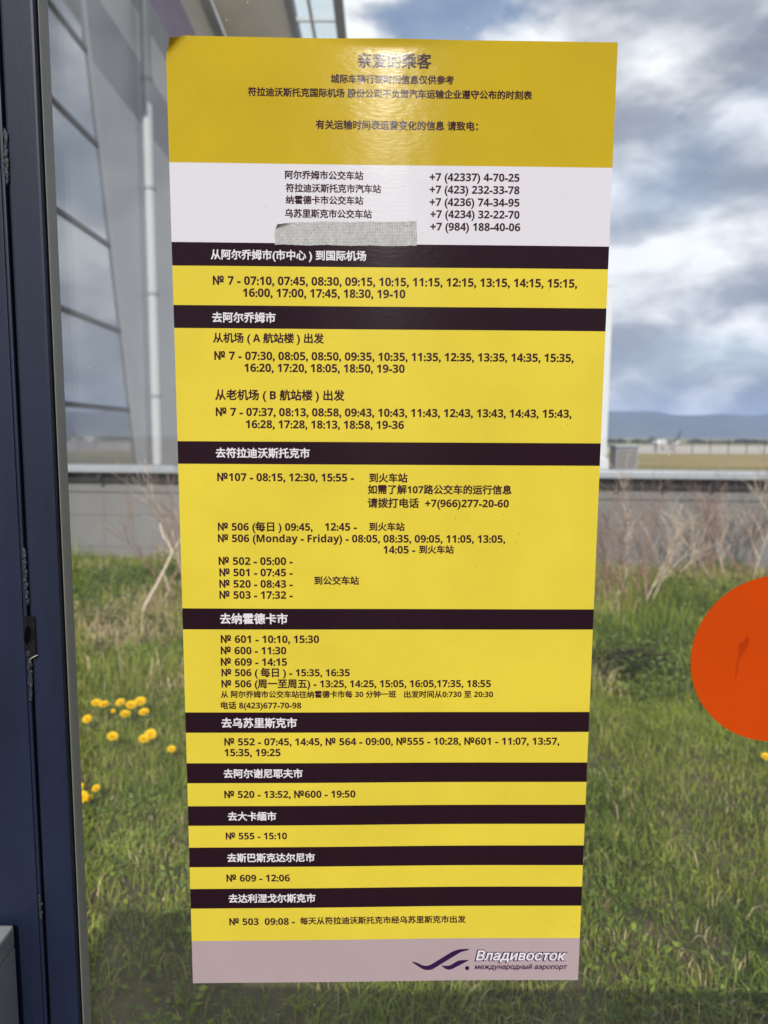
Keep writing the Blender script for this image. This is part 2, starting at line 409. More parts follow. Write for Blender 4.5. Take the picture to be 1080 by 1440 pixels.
# ------------------------------------------------------------------ perimeter fence and aircraft
fy = 118.0
fz = profile(fy)
fence = thing('perimeter_fence', 'tall dark wire fence on posts in front of the pale runway', 'fence', (60, fy, fz))
rails = B()
for z in (0.4, 1.3, 2.45): rails.box(-40, 40, -0.02, 0.02, z - 0.025, z + 0.025)
wires = B()
for z in np.arange(0.2, 2.4, 0.25): wires.box(-40, 40, -0.006, 0.006, z - 0.005, z + 0.005)
rails.build('rail', M['steel'], fence); wires.build('wire_strands', M['steel'], fence)
post0 = None
for i in range(27):
    if post0 is None:
        o = post0 = B().box(-0.05, 0.05, -0.05, 0.05, -0.3, 2.6, 0.01).build('post', M['bracket'], fence)
    else:
        o = post0.copy(); COL.objects.link(o); o.parent = fence
    o.location = (-39 + 3 * i, 0.08, 0)

def aircraft():
    p = at_y(938, 622, 480.0)
    gz = profile(480) + 0.06
    t = thing('passenger_aircraft', 'small white propeller airliner with dark tail fin parked on the far runway', 'aircraft', (p.x, 480, gz), rz=R(38))
    f = B(); pts = []; rad = []
    for x, r, z in ((-11.5, 0.15, 2.6), (-11, 0.7, 2.65), (-10, 1.1, 2.75), (-8, 1.35, 2.9), (4, 1.35, 2.9), (7, 1.1, 3.1), (10, 0.55, 3.6), (11.5, 0.2, 3.9)):
        pts.append((x, 0, z)); rad.append(r)
    f.tube(pts, rad, 16); fu = f.build('fuselage', M['plane_white'], t, True)
    nose = B().tube([(-11.55, 0, 2.6), (-11.02, 0, 2.65), (-10.02, 0, 2.75), (-7.0, 0, 2.9)], [0.17, 0.73, 1.13, 1.38], 16).build('shaded_nose', M['plane_grey'], t, True)  # grey sleeve over the white nose puts its shadow into the colour
    B().prism([(6.5, 3.9), (9.2, 4.2), (11.8, 8.3), (10.3, 8.3)], 'y', -0.15, 0.15).build('tail_fin', M['plane_dark'], t)
    B().prism([(8.2, -4), (9.8, -4), (10.3, 0), (10.3, 4 - 4), (9.8, 4), (8.2, 4), (7.8, 0)], 'z', 4.0, 4.15).build('tailplane', M['plane_white'], t)
    B().prism([(-2.2, -1), (-1.6, -12.5), (-0.4, -12.5), (0.7, -1), (0.7, 1), (-0.4, 12.5), (-1.6, 12.5), (-2.2, 1)], 'z', 3.9, 4.25).build('wing', M['plane_grey'], t)
    for s in (-1, 1):
        e = B().tube([(-4.2, s * 4, 3.6), (-3.6, s * 4, 3.6), (-1, s * 4, 3.6), (1.5, s * 4, 3.8)], [0.25, 0.6, 0.62, 0.2], 10).build('engine', M['plane_grey'], t, True)
        pr = B()
        for k in range(4):
            a = math.pi / 4 + k * math.pi / 2
            pr.tube([(-4.25, s * 4, 3.6), (-4.25, s * 4 + 1.7 * math.cos(a), 3.6 + 1.7 * math.sin(a))], [0.14, 0.08], 5)
        pr.build('propeller', M['plane_dark'], e)
    for x, y in ((-9, 0), (0, -2), (0, 2)):
        g = B().tube([(x, y, 0.5), (x, y, 2.2)], 0.12, 6).build('landing_gear', M['plane_grey'], t)
        B().tube([(x, y - 0.2, 0.45), (x, y + 0.2, 0.45)], 0.45, 12).build('wheel', M['tyre'], g)
    for s in (-1, 1): B().box(-6.5, 4.0, s * 1.36 - 0.03, s * 1.36 + 0.03, 3.0, 3.4, 0.02).build('window_strip', M['window'], t)
    t.scale = (1.55, 1.55, 1.55)
aircraft()

# ------------------------------------------------------------------ terminal building on the left (runs away from the glass)
def terminal():
    X0 = -6.0; e = EYE
    t = thing('terminal_building', 'tall grey airport terminal with glass panes and a purple band, left of the yellow timetable', 'building', (X0, 12, 0))
    def part(b, name, m, par=t):
        for i, v in enumerate(b.v): b.v[i] = (v[0] - X0, v[1] - 12, v[2])
        return b.build(name, m, par)
    H = [0.0, e + 0.55, e + 2.30, e + 4.05, e + 5.95, e + 7.6, e + 9.2]
    def edge(z):    # the glazed bay ends on a leaning line
        return 14.75 + (17.1 - 14.75) * (e + 9.3 - z) / (9.6)
    Y00 = 9.0
    # storey-high panes
    for j in range(6):
        z0, z1 = H[j] + (0.05 if j else 0), H[j + 1] - 0.05
        p = part(B().prism([(Y00, z0), (edge(z0) - 0.08, z0), (edge(z1) - 0.08, z1), (Y00, z1)], 'x', X0 - 0.10, X0), 'window', M['pane'])
    mu = B()
    for j in range(1, 7):
        z = H[j]; mu.box(X0 - 0.10, X0 + 0.035, Y00, edge(z) - 0.085, z - 0.048, z + 0.048)
    part(mu, 'mullion', M['mullion'])
    le = B().prism([(edge(0) - 0.08, 0), (edge(0) + 0.10, 0), (edge(H[6]) + 0.10, H[6]), (edge(H[6]) - 0.08, H[6])], 'x', X0 - 0.1, X0 + 0.04)
    part(le, 'leaning_jamb', M['clad_light'])
    # plain wall beyond the glazed bay
    w = B().prism([(edge(0) + 0.10, 0), (75, 0), (75, e + 7.56), (edge(e + 7.56) + 0.10, e + 7.56)], 'x', X0 - 0.3, X0)
    part(w, 'wall', M['clad'])
    YS = 14.9
    for z0, z1, y0, m, nm in ((7.565, 9.0, YS, 'clad_dark', 'wall_band'), (9.005, 10.1, YS + 0.0, 'clad_light', 'wall_band'), (10.105, 10.9, 9, 'clad_dark', 'wall_band'),
                              (10.905, 12.5, 9, 'purple', 'purple_band'), (12.505, 13.8, 9, 'clad', 'wall_band')):
        part(B().box(X0 - 0.3, X0 + 0.004, y0, 75, e + z0, e + z1), nm, M[m])
    part(B().box(X0 - 0.3, X0 + 0.0, 9, YS - 0.006, e + 9.3, e + 10.1), 'wall_band', M['clad_dark'])
    part(B().box(X0 - 0.28, X0 + 0.25, 9, 75, e + 13.805, e + 14.1), 'gutter', M['mullion'])
    # roof overhang: solid deck, strip of roof lights, edge beam
    zr = e + 14.15
    part(B().box(X0 + 0.26, -3.35, 9, 75, zr, zr + 0.3), 'roof_deck', M['clad_light'])
    part(B().box(-3.34, -3.1, 9, 75, zr - 0.15, zr + 0.35), 'roof_beam', M['mullion'])
    part(B().box(-1.75, -1.45, 9, 75, zr - 0.15, zr + 0.35), 'roof_beam', M['mullion'])
    part(B().box(-3.09, -1.76, 9, 75, zr + 0.1, zr + 0.13), 'roof_light', M['roof_glass'])
    rb = B()
    for y in np.arange(10, 75, 1.6): rb.box(-3.09, -1.76, y, y + 0.10, zr - 0.05, zr + 0.09)
    rb.box(-2.62, -2.52, 9, 75, zr - 0.052, zr + 0.088)
    part(rb, 'roof_bars', M['mullion_light'])
    cols = B()
    for y in (30, 44, 58, 72): cols.box(-1.75, -1.45, y, y + 0.3, 0, zr - 0.16)
    # white downpipe standing proud of the wall
    pz = [0.2 + 15.0 * k / 20 for k in range(21)]
    part(B().tube([(X0 + 0.25, 18.05, z) for z in pz], 0.125, 12), 'downpipe', M['mullion_light'])
    for z in (2.5, 5, 7.5, 10, 12.5):
        cl = B(); cl.tube([(X0 + 0.25, 18.05, z - 0.04), (X0 + 0.25, 18.05, z + 0.04)], 0.15, 12)
        part(cl, 'pipe_clamp', M['cap'])
terminal()

# ------------------------------------------------------------------ low wall with its cap
def low_wall():
    a = at_y(100, 655, 8.9); b = at_y(1080, 662, 8.0)
    d = (b - a); d.z = 0; L = d.length; ang = math.atan2(d.y, d.x)
    top = (a.z + b.z) / 2
    t = thing('low_wall', 'low grey panelled wall with a pale metal cap behind the grass', 'wall', (a.x, a.y, 0), rz=ang)
    x0, x1 = -5.0, L + 6
    w = B().box(x0, x1, 0, 0.22, -0.1, top - 0.20); w.build('panel_wall', M['wall'], t)
    B().box(x0, x1, -0.16, 0.30, top - 0.085, top, 0.012).build('cap', M['cap'], t)
    B().box(x0, x1, -0.06, 0.21, top - 0.199, top - 0.087).build('cap_shadow_gap', M['bracket'], t)  # dark strip colours in the shade under the cap
    br = B(); x = x0 + 0.2
    while x < x1:
        br.box(x, x + 0.05, -0.13, -0.061, top - 0.18, top - 0.09); x += 0.52
    br.build('brackets', M['bracket'], t)
    s = B(); x = x0 + 0.4
    while x < x1:
        s.box(x, x + 0.012, -0.006, 0.02, 0, top - 0.20); x += 1.25
    for z in (top - 0.62, top - 1.02): s.box(x0, x1, -0.008, 0.02, z, z + 0.014)
    s.box(x0, x1, -0.02, 0.02, top - 0.33, top - 0.30)
    s.build('panel_joints', M['bracket_soft'], t)
low_wall()

# white pillar and grey cabinet behind the wall, right of the timetable
a = at_y(838, 650, 10.5); b = at_y(863, 393, 10.5)
t = thing('pillar', 'white square pillar standing behind the low wall at the right edge of the timetable', 'pillar', ((a.x + b.x) / 2, 10.5, 0))
hw = (b.x - a.x) / 2
B().box(-hw, hw, 0, 2 * hw, 0.0, b.z - 0.10, 0.012).build('shaft', M['white_paint'], t)
B().box(-hw - 0.004, hw + 0.004, -0.004, 2 * hw + 0.004, b.z - 0.099, b.z, 0.012).build('capstone', M['white_paint'], t)
B().box(-hw - 0.03, hw + 0.03, -0.03, 2 * hw + 0.03, 0.0, a.z + 0.06, 0.012).build('plinth', M['white_paint'], t)
a = at_y(866, 655, 11.5); b = at_y(898, 626, 11.5)
t = thing('utility_cabinet', 'pale grey utility cabinet behind the low wall next to the white pillar', 'cabinet', ((a.x + b.x) / 2, 11.5, 0))
hw = (b.x - a.x) / 2
B().box(-hw, hw, 0, 0.35, 0.0, b.z - 0.04, 0.01).build('body', M['cap'], t)
B().box(-hw - 0.03, hw + 0.03, -0.03, 0.38, b.z - 0.039, b.z, 0.008).build('lid', M['cap'], t)
for s in (-1, 1):
    B().box(min(0.008 * s, (hw - 0.02) * s), max(0.008 * s, (hw - 0.02) * s), -0.012, -0.001, 0.1, b.z - 0.07, 0.003).build('door', M['wall'], t)

# ------------------------------------------------------------------ grass, weeds
def snoise(x, y, seed=0):
    v = np.zeros_like(x); r = np.random.default_rng(seed)
    for k in range(7):
        f = 0.5 * 1.65 ** k; a = r.uniform(0, 6.28, 4); th = r.uniform(0, 6.28)
        u = x * math.cos(th) + y * math.sin(th); w = -x * math.sin(th) + y * math.cos(th)
        v += np.sin(u * f * 2.2 + a[0] + 1.3 * np.sin(w * f * 1.7 + a[1])) * 0.8 ** k
    return v / 3.0
def blades(name, N, y0, y1, hlo, hhi, wlo, whi, mats, pick, lean=0.95, xk=0.72, xadd=0.6, dens=None):
    u = rng.random(N)
    Y = np.sqrt(y0 ** 2 + u * (y1 ** 2 - y0 ** 2)); X = (rng.random(N) * 2 - 1) * (xk * Y + xadd)
    if dens is not None:
        k = rng.random(N) < dens(X, Y); X = X[k]; Y = Y[k]; N = len(X)
    cl = snoise(X * 3.0, Y * 3.0, 5)
    h = (hlo + (hhi - hlo) * rng.random(N) ** 1.5) * (1 + 0.6 * np.clip(cl, -0.9, 0.9))
    w = wlo + (whi - wlo) * rng.random(N)
    ang = rng.random(N) * 2 * math.pi; ln = np.abs(rng.normal(0, 1, N)) * lean * h * (1 - 0.0 * cl)
    ln = np.minimum(ln, h * 1.4)
    dx = np.cos(ang); dy = np.sin(ang)
    fa = ang + math.pi / 2 + rng.normal(0, 0.7, N); sx = np.cos(fa) * w / 2; sy = np.sin(fa) * w / 2
    V = np.zeros((N, 5, 3), np.float32)
    z = 0.0
    V[:, 0] = np.stack([X - sx, Y - sy, np.zeros(N) - 0.005], 1); V[:, 1] = np.stack([X + sx, Y + sy, np.zeros(N) - 0.005], 1)
    mx = X + dx * ln * 0.35; my = Y + dy * ln * 0.35; hz = h * 0.62
    V[:, 2] = np.stack([mx - sx * 0.8, my - sy * 0.8, hz], 1); V[:, 3] = np.stack([mx + sx * 0.8, my + sy * 0.8, hz], 1)
    V[:, 4] = np.stack([X + dx * ln, Y + dy * ln, h * (1 - 0.25 * np.minimum(ln / h, 1.2))], 1)
    me = bpy.data.meshes.new(name)
    me.vertices.add(N * 5); me.vertices.foreach_set('co', V.reshape(-1))
    base = (np.arange(N) * 5)[:, None]
    loops = (base + np.array([0, 1, 3, 2, 2, 3, 4])[None, :]).reshape(-1)
    me.loops.add(N * 7); me.loops.foreach_set('vertex_index', loops.astype(np.int32))
    me.polygons.add(N * 2)
    st = (np.arange(N) * 7)[:, None] + np.array([0, 4])[None, :]
    me.polygons.foreach_set('loop_start', st.reshape(-1).astype(np.int32))
    mi = np.repeat(pick(X, Y), 2)
    for m in mats: me.materials.append(m)
    me.polygons.foreach_set('material_index', mi.astype(np.int32))
    me.update(calc_edges=True); me.validate()
    o = bpy.data.objects.new(name, me); COL.objects.link(o); return kind(o, 'stuff')

GM = [M['blade_a'], M['blade_b'], M['blade_c'], M['blade_d']]
def pick_lawn(X, Y):
    n = snoise(X * 1.6, Y * 1.6, 11) + rng.normal(0, 0.35, len(X))
    dryp = snoise(X * 1.1, Y * 1.4, 23) + rng.normal(0, 0.25, len(X)) + 0.10 * (Y < 2.3)
    i = np.where(n > 0.25, 0, np.where(n > -0.35, 2, 1)); i = np.where(rng.random(len(X)) < 0.30, 0, i)
    i = np.where((dryp > 0.75) & (rng.random(len(X)) < 0.6), 3, i)
    return np.where(rng.random(len(X)) < 0.04, 3, i)
def pick_rough(X, Y):
    n = snoise(X * 1.2, Y * 1.2, 31) + rng.normal(0, 0.3, len(X))
    i = np.where(n > 0.42, 3, np.where(n > 0.10, 2, np.where(n > -0.35, 0, 1)))
    return i
lawn = blades('lawn_grass', 300000, 1.0, 5.0, 0.022, 0.075, 0.0025, 0.006, GM, pick_lawn, dens=lambda X, Y: np.clip(0.62 + 0.55 * snoise(X * 2.6, Y * 2.6, 77), 0.10, 1))  # sparse spots bare dark soil in place of shaded hollows between tufts
tag(lawn, 'short green lawn grass with straw coloured patches behind the glass', 'grass')
rough = blades('rough_grass', 70000, 4.0, 8.6, 0.05, 0.22, 0.004, 0.010, GM, pick_rough, lean=0.7)
tag(rough, 'longer mixed green and straw grass in front of the low wall', 'grass')
verge = blades('dry_verge', 26000, 9.2, 30, 0.08, 0.25, 0.01, 0.03, [M['blade_d'], M['blade_c']], lambda X, Y: (rng.random(len(X)) < 0.3).astype(int), xk=0.8)
tag(verge, 'dry straw coloured grass beyond the low wall', 'grass')

def weeds(name, N, y0, y1, mats, label, seed, thr=0.1, size=(0.02, 0.05), hmax=0.22):
    b = B(); mi = []
    r = np.random.default_rng(seed)
    pts = []
    while len(pts) < N:
        y = math.sqrt(r.uniform(y0 ** 2, y1 ** 2)); x = r.uniform(-1, 1) * (0.7 * y + 0.4)
        if snoise(np.array([x * 1.5]), np.array([y * 1.5]), seed)[0] > thr: pts.append((x, y))
    for x, y in pts:
        H = r.uniform(0.4, 1.0) * hmax
        for k in range(int(r.integers(7, 16))):
            a = r.uniform(0, 6.28); q = r.uniform(0.0, 0.09); z = r.uniform(0.01, H)
            c = Vector((x + q * math.cos(a), y + q * math.sin(a), z)); s = r.uniform(*size)
            d = Vector((math.cos(a), math.sin(a), r.uniform(-0.3, 0.9))).normalized()
            e = d.cross(Vector((r.normal(), r.normal(), 1.5))).normalized()
            b.add([c, c + d * s * 0.5 + e * s * 0.3, c + d * s * 1.1, c + d * s * 0.5 - e * s * 0.3], [(0, 1, 2, 3)])
            mi.append(0 if r.random() < 0.6 else 1)
    o = mesh(name, b.v, b.f, mats); o.data.polygons.foreach_set('material_index', mi)
    return kind(tag(o, label, 'weeds'), 'stuff')
weeds('weed_cover', 1500, 3.9, 7.6, [M['weed'], M['weed_dark']], 'leafy green weeds among the rough grass near the wall', 41)
weeds('lawn_weeds', 700, 1.4, 4.2, [M['weed'], M['blade_a']], 'small broad leaved weeds scattered in the lawn', 43, 0.0, (0.012, 0.03), 0.06)

b = B(); mi = []; r_ = np.random.default_rng(91); c0 = at_z(890, 935, 0.05)  # dead leaves and weeds, coloured dark to give the shaded hollows too
for k in range(2600):
    a = r_.uniform(0, 6.28); q = abs(r_.normal(0, 1)); x = c0.x + 0.34 * q * math.cos(a); y = c0.y + 0.16 * q * math.sin(a)
    c = Vector((x, y, r_.uniform(0.0, 0.13) * max(0.2, 1.2 - q * 0.4))); s_ = r_.uniform(0.02, 0.045); a = r_.uniform(0, 6.28)
    d = Vector((math.cos(a), math.sin(a), r_.uniform(-0.5, 0.9))).normalized(); e_ = d.cross(Vector((r_.normal(), r_.normal(), 1.0))).normalized()
    b.add([c, c + d * s_ * 0.5 + e_ * s_ * 0.3, c + d * s_ * 1.1, c + d * s_ * 0.5 - e_ * s_ * 0.3], [(0, 1, 2, 3)]); mi.append(0 if r_.random() < 0.7 else 1)
o = mesh('shaded_leaf_clump', b.v, b.f, [M['shaded_dead_leaf'], M['weed_dark']]); o.data.polygons.foreach_set('material_index', mi)
kind(tag(o, 'dark brown patch of dead leaves and low weeds, coloured dark like shaded hollows, left of the orange disc', 'dead leaves'), 'stuff')

# ------------------------------------------------------------------ dandelions
def dandelion():
    t = thing('dandelion', '', 'flower')
    B().tube([(0.012, 0.004, 0), (0.006, 0.002, 0.05), (0, 0, 0.10)], [0.0032, 0.0028, 0.0026], 6).build('stalk', M['stalk'], t, True)
    b = B()
    for ring, (nn, ln, el) in enumerate(((20, 0.021, 0.15), (17, 0.0185, 0.5), (12, 0.014, 0.9), (7, 0.009, 1.3))):
        for k in range(nn):
            a = 2 * math.pi * (k + 0.5 * ring) / nn + random.uniform(-0.1, 0.1); e2 = el + random.uniform(-0.12, 0.12)
            d = Vector((math.cos(a) * math.cos(e2), math.sin(a) * math.cos(e2), math.sin(e2))); s = Vector((-math.sin(a), math.cos(a), 0))
            c = Vector((0, 0, 0.101)); w = 0.0028
            b.add([c + s * w * 0.6, c + d * ln * 0.6 + s * w, c + d * ln + s * w * 0.7, c + d * ln - s * w * 0.7, c + d * ln * 0.6 - s * w, c - s * w * 0.6], [(0, 1, 2, 3, 4, 5)])
    rt_ = Matrix.Rotation(0.65, 3, 'X'); c0 = Vector((0, 0, 0.101))
    b.v = [tuple(c0 + rt_ @ (Vector(v) - c0)) for v in b.v]
    b.build('flower_head', M['petal'], t)
    cu = B()
    for k in range(9):
        a = 2 * math.pi * k / 9
        cu.add([(0.002 * math.cos(a), 0.002 * math.sin(a), 0.094), (0.007 * math.cos(a + .3), 0.007 * math.sin(a + .3), 0.099), (0.013 * math.cos(a), 0.013 * math.sin(a), 0.090), (0.007 * math.cos(a - .3), 0.007 * math.sin(a - .3), 0.099)], [(0, 1, 2, 3)])
    cu.build('sepals', M['stalk'], t)
    return t
D0 = dandelion()
DL = [(135.4, 985, 1.0, 'yellow dandelion, left bloom of the touching pair at the upper left of the patch'),
      (146, 987, 1.0, 'yellow dandelion, right bloom of the touching pair at the upper left of the patch'),
      (168.8, 984.5, 1.0, 'yellow dandelion at the left end of the densest bunch of blooms'),
      (184, 988, 1.15, 'yellow dandelion in the very middle of the densest bunch of blooms'),
      (197, 983, 1.15, 'yellow dandelion at the top right of the densest bunch of blooms'),
      (175.9, 1000, 1.15, 'large yellow dandelion at the lower front of the densest bunch of blooms'),
      (202.3, 998, 1.0, 'yellow dandelion just below the right end of the densest bunch'),
      (122.2, 1007, 0.9, 'lone yellow dandelion beside the post, below the upper pair of blooms'),
      (159, 998, 0.5, 'tiny half open dandelion between the upper pair and the densest bunch'),
      (158.3, 1031.5, 1.0, 'lone yellow dandelion in the middle row, midway between post and timetable'),
      (211.6, 1028, 1.05, 'yellow dandelion, upper bloom of the overlapping pair in the middle row'),
      (202.3, 1035, 1.0, 'yellow dandelion, lower bloom of the overlapping pair in the middle row'),
      (241, 1051, 0.8, 'small yellow dandelion nearest the left edge of the timetable'),
      (134.9, 1105, 0.75, 'small yellow dandelion standing right of the lowest blooms by the post'),
      (115, 1116, 1.0, 'large yellow dandelion of the lowest blooms, touching the post'),
      (124.9, 1119, 0.65, 'small yellow dandelion at the bottom, beside the lowest large bloom'),
      (112.5, 1103, 0.6, 'small yellow dandelion half hidden by the post above the lowest blooms'),
      (1077, 1061, 0.9, 'lone yellow dandelion under the orange disc at the right')]
for i, (px, py, s, lab) in enumerate(DL):
    if i == 0: d = D0
    else:
        d = D0.copy(); COL.objects.link(d)
        for ch in D0.children:
            c = ch.copy(); COL.objects.link(c); c.parent = d
    p = at_z(px, py, 0.112 * s)
    sc = s * random.uniform(1.15, 1.4)
    d.location = (p.x, p.y, 0.0); d.scale = (sc, sc, s); d.rotation_euler = (random.uniform(-0.25, 0.35), random.uniform(-0.3, 0.3), 0 if i == 0 else random.uniform(0, 0.5))
    hd_ = d.rotation_euler.to_matrix() @ Vector((0, 0, 0.103 * s))      # the head, not the root, stands at the measured spot
    d.location = (p.x - hd_.x, p.y - hd_.y, 0.0)
    d['label'] = lab; d['category'] = 'flower'; d['group'] = 'dandelions in the grass'

# ------------------------------------------------------------------ bare shrubs in front of the wall
def twig(b, p, d, L, r, depth, sd, spread):
    pts = [p]; rr = [r]; n = 5
    q = Vector(p); v = Vector(d).normalized()
    kids = []
    for i in range(n):
        v = (v + Vector((sd.normal(0, 0.13), sd.normal(0, 0.13), sd.normal(0.03, 0.08)))).normalized()
        q = q + v * (L / n); pts.append(q.copy()); rr.append(max(0.0019, r * (1 - 0.75 * (i + 1) / n)))
        if depth > 0 and i >= 1:
            for _ in range(int(sd.integers(1, 3))):
                a = Vector((sd.normal(), sd.normal() * 0.7, sd.normal() * 0.4)).normalized()
                kids.append((q.copy(), (v + a * spread).normalized(), L * sd.uniform(0.4, 0.75), rr[-1] * 0.7))
    b.tube(pts, rr, 5, False)
    for k in kids: twig(b, k[0], k[1], k[2], k[3], depth - 1, sd, spread)
def shrub(px, py, H, stems, seed, label, m, spread=0.5, r0=0.0115, wide=0.28, depth=2):
    p = at_z(px, py, 0.0); sd = np.random.default_rng(seed)
    t = thing('bare_shrub', label, 'shrub', (p.x, p.y, 0), 'leafless shrubs by the low wall')
    for k in range(stems):
        b = B()
        d = Vector((sd.normal(0, wide), sd.normal(0, wide * 0.5), 1))
        o = Vector((sd.normal(0, 0.06), sd.normal(0, 0.05), -0.02))
        twig(b, o, d, H * sd.uniform(0.65, 1.0), r0 * sd.uniform(0.7, 1.2), depth, sd, spread)
        b.build('stem', m[k % len(m)], t, True)
bk = [M['bark'], M['bark'], M['pale_bark']]
shrub(868, 838, 0.72, 5, 1, 'leafless reddish shrub right beside the lower edge of the white pillar line', bk)
shrub(905, 850, 0.78, 6, 2, 'dense leafless reddish shrub in the middle of the brown thicket', bk)
shrub(948, 815, 0.50, 4, 3, 'low leafless shrub in the gap right of the brown thicket', bk, wide=0.5)
shrub(1010, 815, 0.66, 4, 4, 'leafless shrub with a pale forked stem above the orange disc', [M['pale_bark'], M['bark']], wide=0.35)
shrub(1052, 815, 0.80, 5, 5, 'tall leafless reddish shrub at the right edge above the orange disc', bk)
shrub(252, 850, 0.85, 6, 6, 'leafless reddish shrub at the left edge of the timetable', bk, wide=0.2)
shrub(600, 835, 0.85, 7, 8, 'leafless reddish shrub behind the timetable', bk)
# the pale crooked sapling left of the timetable
p0 = at_z(196, 872, 0.0); t = thing('bare_sapling', 'pale crooked leafless sapling between the post and the timetable', 'sapling', (p0.x, p0.y, 0))
def rel(px, py, dy=0.0): q = at_y(px, py, p0.y + dy); return q - Vector((p0.x, p0.y, 0))
B().tube([rel(196, 872), rel(205, 850), rel(222, 820), rel(232, 800), rel(243, 776), rel(236, 762), rel(230, 755), rel(225, 736)], [0.016, 0.015, 0.015, 0.014, 0.012, 0.010, 0.009, 0.006], 7).build('trunk', M['pale_bark'], t, True)
b = B(); b.tube([rel(243, 776), rel(250, 765), rel(262, 745)], [0.009, 0.007, 0.004], 6)
b.tube([rel(230, 805), rel(238, 830, 0.02), rel(228, 850, 0.03)], [0.004, 0.007, 0.009], 6)
b.build('branch', M['pale_bark'], t, True)
b = B()
for x0, y0, x1, y1 in ((230, 755, 222, 705), (236, 762, 240, 700), (243, 776, 252, 715), (222, 820, 200, 760), (243, 776, 228, 720)):
    b.tube([rel(x0, y0), rel((x0 + x1) / 2 + 3, (y0 + y1) / 2), rel(x1, y1)], [0.004, 0.003, 0.002], 5)
b.build('twigs', M['bark'], t, True)

# ------------------------------------------------------------------ bus shelter: glass, post, kick plate, roof frame
gx0 = at_y(88, 720, GLASS).x
t = thing('glass_pane', 'clear slightly dusty shelter glass the timetable is stuck on', 'glass pane', (0.4, GLASS, 0.64))
B().box(gx0 - 0.4, 1.0, 0.0, 0.008, 0.011, 1.80).build('pane', M['glass'], t)

def post():
    yf = GLASS - 0.035          # front face
    def X(px): return at_y(px, 720, yf).x
    xg0, xg1, xr = X(30.5), X(34), X(77.5)
    t = thing('shelter_post', 'scuffed navy blue steel post with a groove and a bolt hole at the left edge', 'post', (xg0, yf, 0))
    xl = X(-60)
    o = lambda x: x - xg0
    B().box(o(xl), 0, 0, 0.034, 0, 2.5, 0.0025).build('channel', M['navy'], t)
    B().box(o(xg1), o(xr), 0.0015, 0.034, 0, 2.5, 0.003).build('flange', M['navy'], t)
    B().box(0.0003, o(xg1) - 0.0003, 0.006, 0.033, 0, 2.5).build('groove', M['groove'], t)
    # darker cover strip left of the groove and a raised lip
    B().box(o(X(9)), o(X(26)), -0.0022, -0.0001, 0, 2.5, 0.0009).build('cover_strip', M['navy'], t)
    # gasket between post and glass
    gk = B(); xe = at_y(93.5, 720, GLASS - 0.010).x
    x0 = o(xr) + 0.0003
    x1 = xe - xg0
    w_ = x1 - x0
    prof = [(x0, 0.034), (x0, 0.024), (x0 + 0.25 * w_, 0.019), (x0 + 0.42 * w_, 0.0125), (x0 + 0.52 * w_, 0.0105), (x0 + 0.70 * w_, 0.0100), (x0 + 0.86 * w_, 0.0108), (x0 + 0.96 * w_, 0.0135), (x1, 0.018), (x1, 0.034)]
    prof = [(q[0], max(0.004, q[1])) for q in prof]
    gk.prism(prof, 'z', 0, 2.5); gk.build('gasket', M['gasket'], t)
    sd = random.Random(5)
    for y0, y1 in ((190, 262), (778, 848), (918, 985), (1262, 1296)):   # lumps of old sealant in the groove
        b = B(); y = y0
        while y < y1:
            f = y / 1440; px = 31.5 + (y - 720) * 0.046
            q = at_y(px, y, yf); 
            b.ball((q.x - xg0 + sd.uniform(-0.001, 0.001), -0.0002 + sd.uniform(-0.0003, 0.0006), q.z), (sd.uniform(0.0016, 0.0036), 0.0012, sd.uniform(0.003, 0.007)), 8, 5, 0.7)
            y += sd.uniform(3, 7)
        b.build('sealant_bead', M['sealant'], t, True)
    # bolt hole: rusty recess with a bevelled rim
    q = at_y(40, 893, yf); cxh, czh = q.x - xg0, q.z
    pl = B().box(cxh - 0.0070, cxh + 0.0090, -0.0012, -0.0001, czh - 0.030, czh + 0.024, 0.0004).build('hole_plate', M['rust'], t)
    rim = B(); rim.tube([(cxh + 0.0050 * math.cos(a) + 0.0016 * math.sin(a), -0.0012, czh + 0.0133 * math.sin(a)) for a in np.linspace(0, 2 * math.pi, 25)], 0.0011, 6, False)
    rim.build('rim', M['rust'], pl, True)
    hl = B().prism([(cxh + 0.0046 * math.cos(a) + 0.0016 * math.sin(a), czh + 0.0125 * math.sin(a)) for a in np.linspace(0, 2 * math.pi, 25)[:-1]], 'y', -0.0016, -0.0013)
    hl.build('bore', M['groove'], pl)  # black disc painted as the unlit depth of the hole
    ch = B().tube([(cxh + 0.001, -0.0014, czh - 0.031), (cxh + 0.006, -0.0017, czh - 0.0275), (cxh + 0.0115, -0.0014, czh - 0.025)], [0.0006, 0.0009, 0.0005], 5).build('chipped_edge', M['gasket'], t)
post()

B().box  # (kick plate under the glass throws the shade on the near grass)
t = thing('kick_plate', 'navy steel panel closing the shelter wall under the glass', 'panel', (0.4, GLASS, 0))
B().box(-0.9, 1.0, -0.012, 0.012, 0.03, 0.625, 0.003).build('panel', M['navy'], t)
B().box(-0.9, 1.0, -0.022, 0.022, 0.627, 0.649, 0.003).build('bottom_rail', M['navy'], t)

t = thing('roof_frame', 'grey steel rafters of the shelter roof, mirrored faintly in the glass', 'roof frame', (0, GLASS, 2.4))
B().box(-1.3, 1.6, -0.03, 0.03, 0.06, 0.12, 0.004).build('header_beam', M['bracket'], t)
for x in (0.855,):
    B().box(x - 0.032, x + 0.032, -1.22, -0.035, -0.01, 0.055, 0.004).build('rafter', M['bracket'], t)

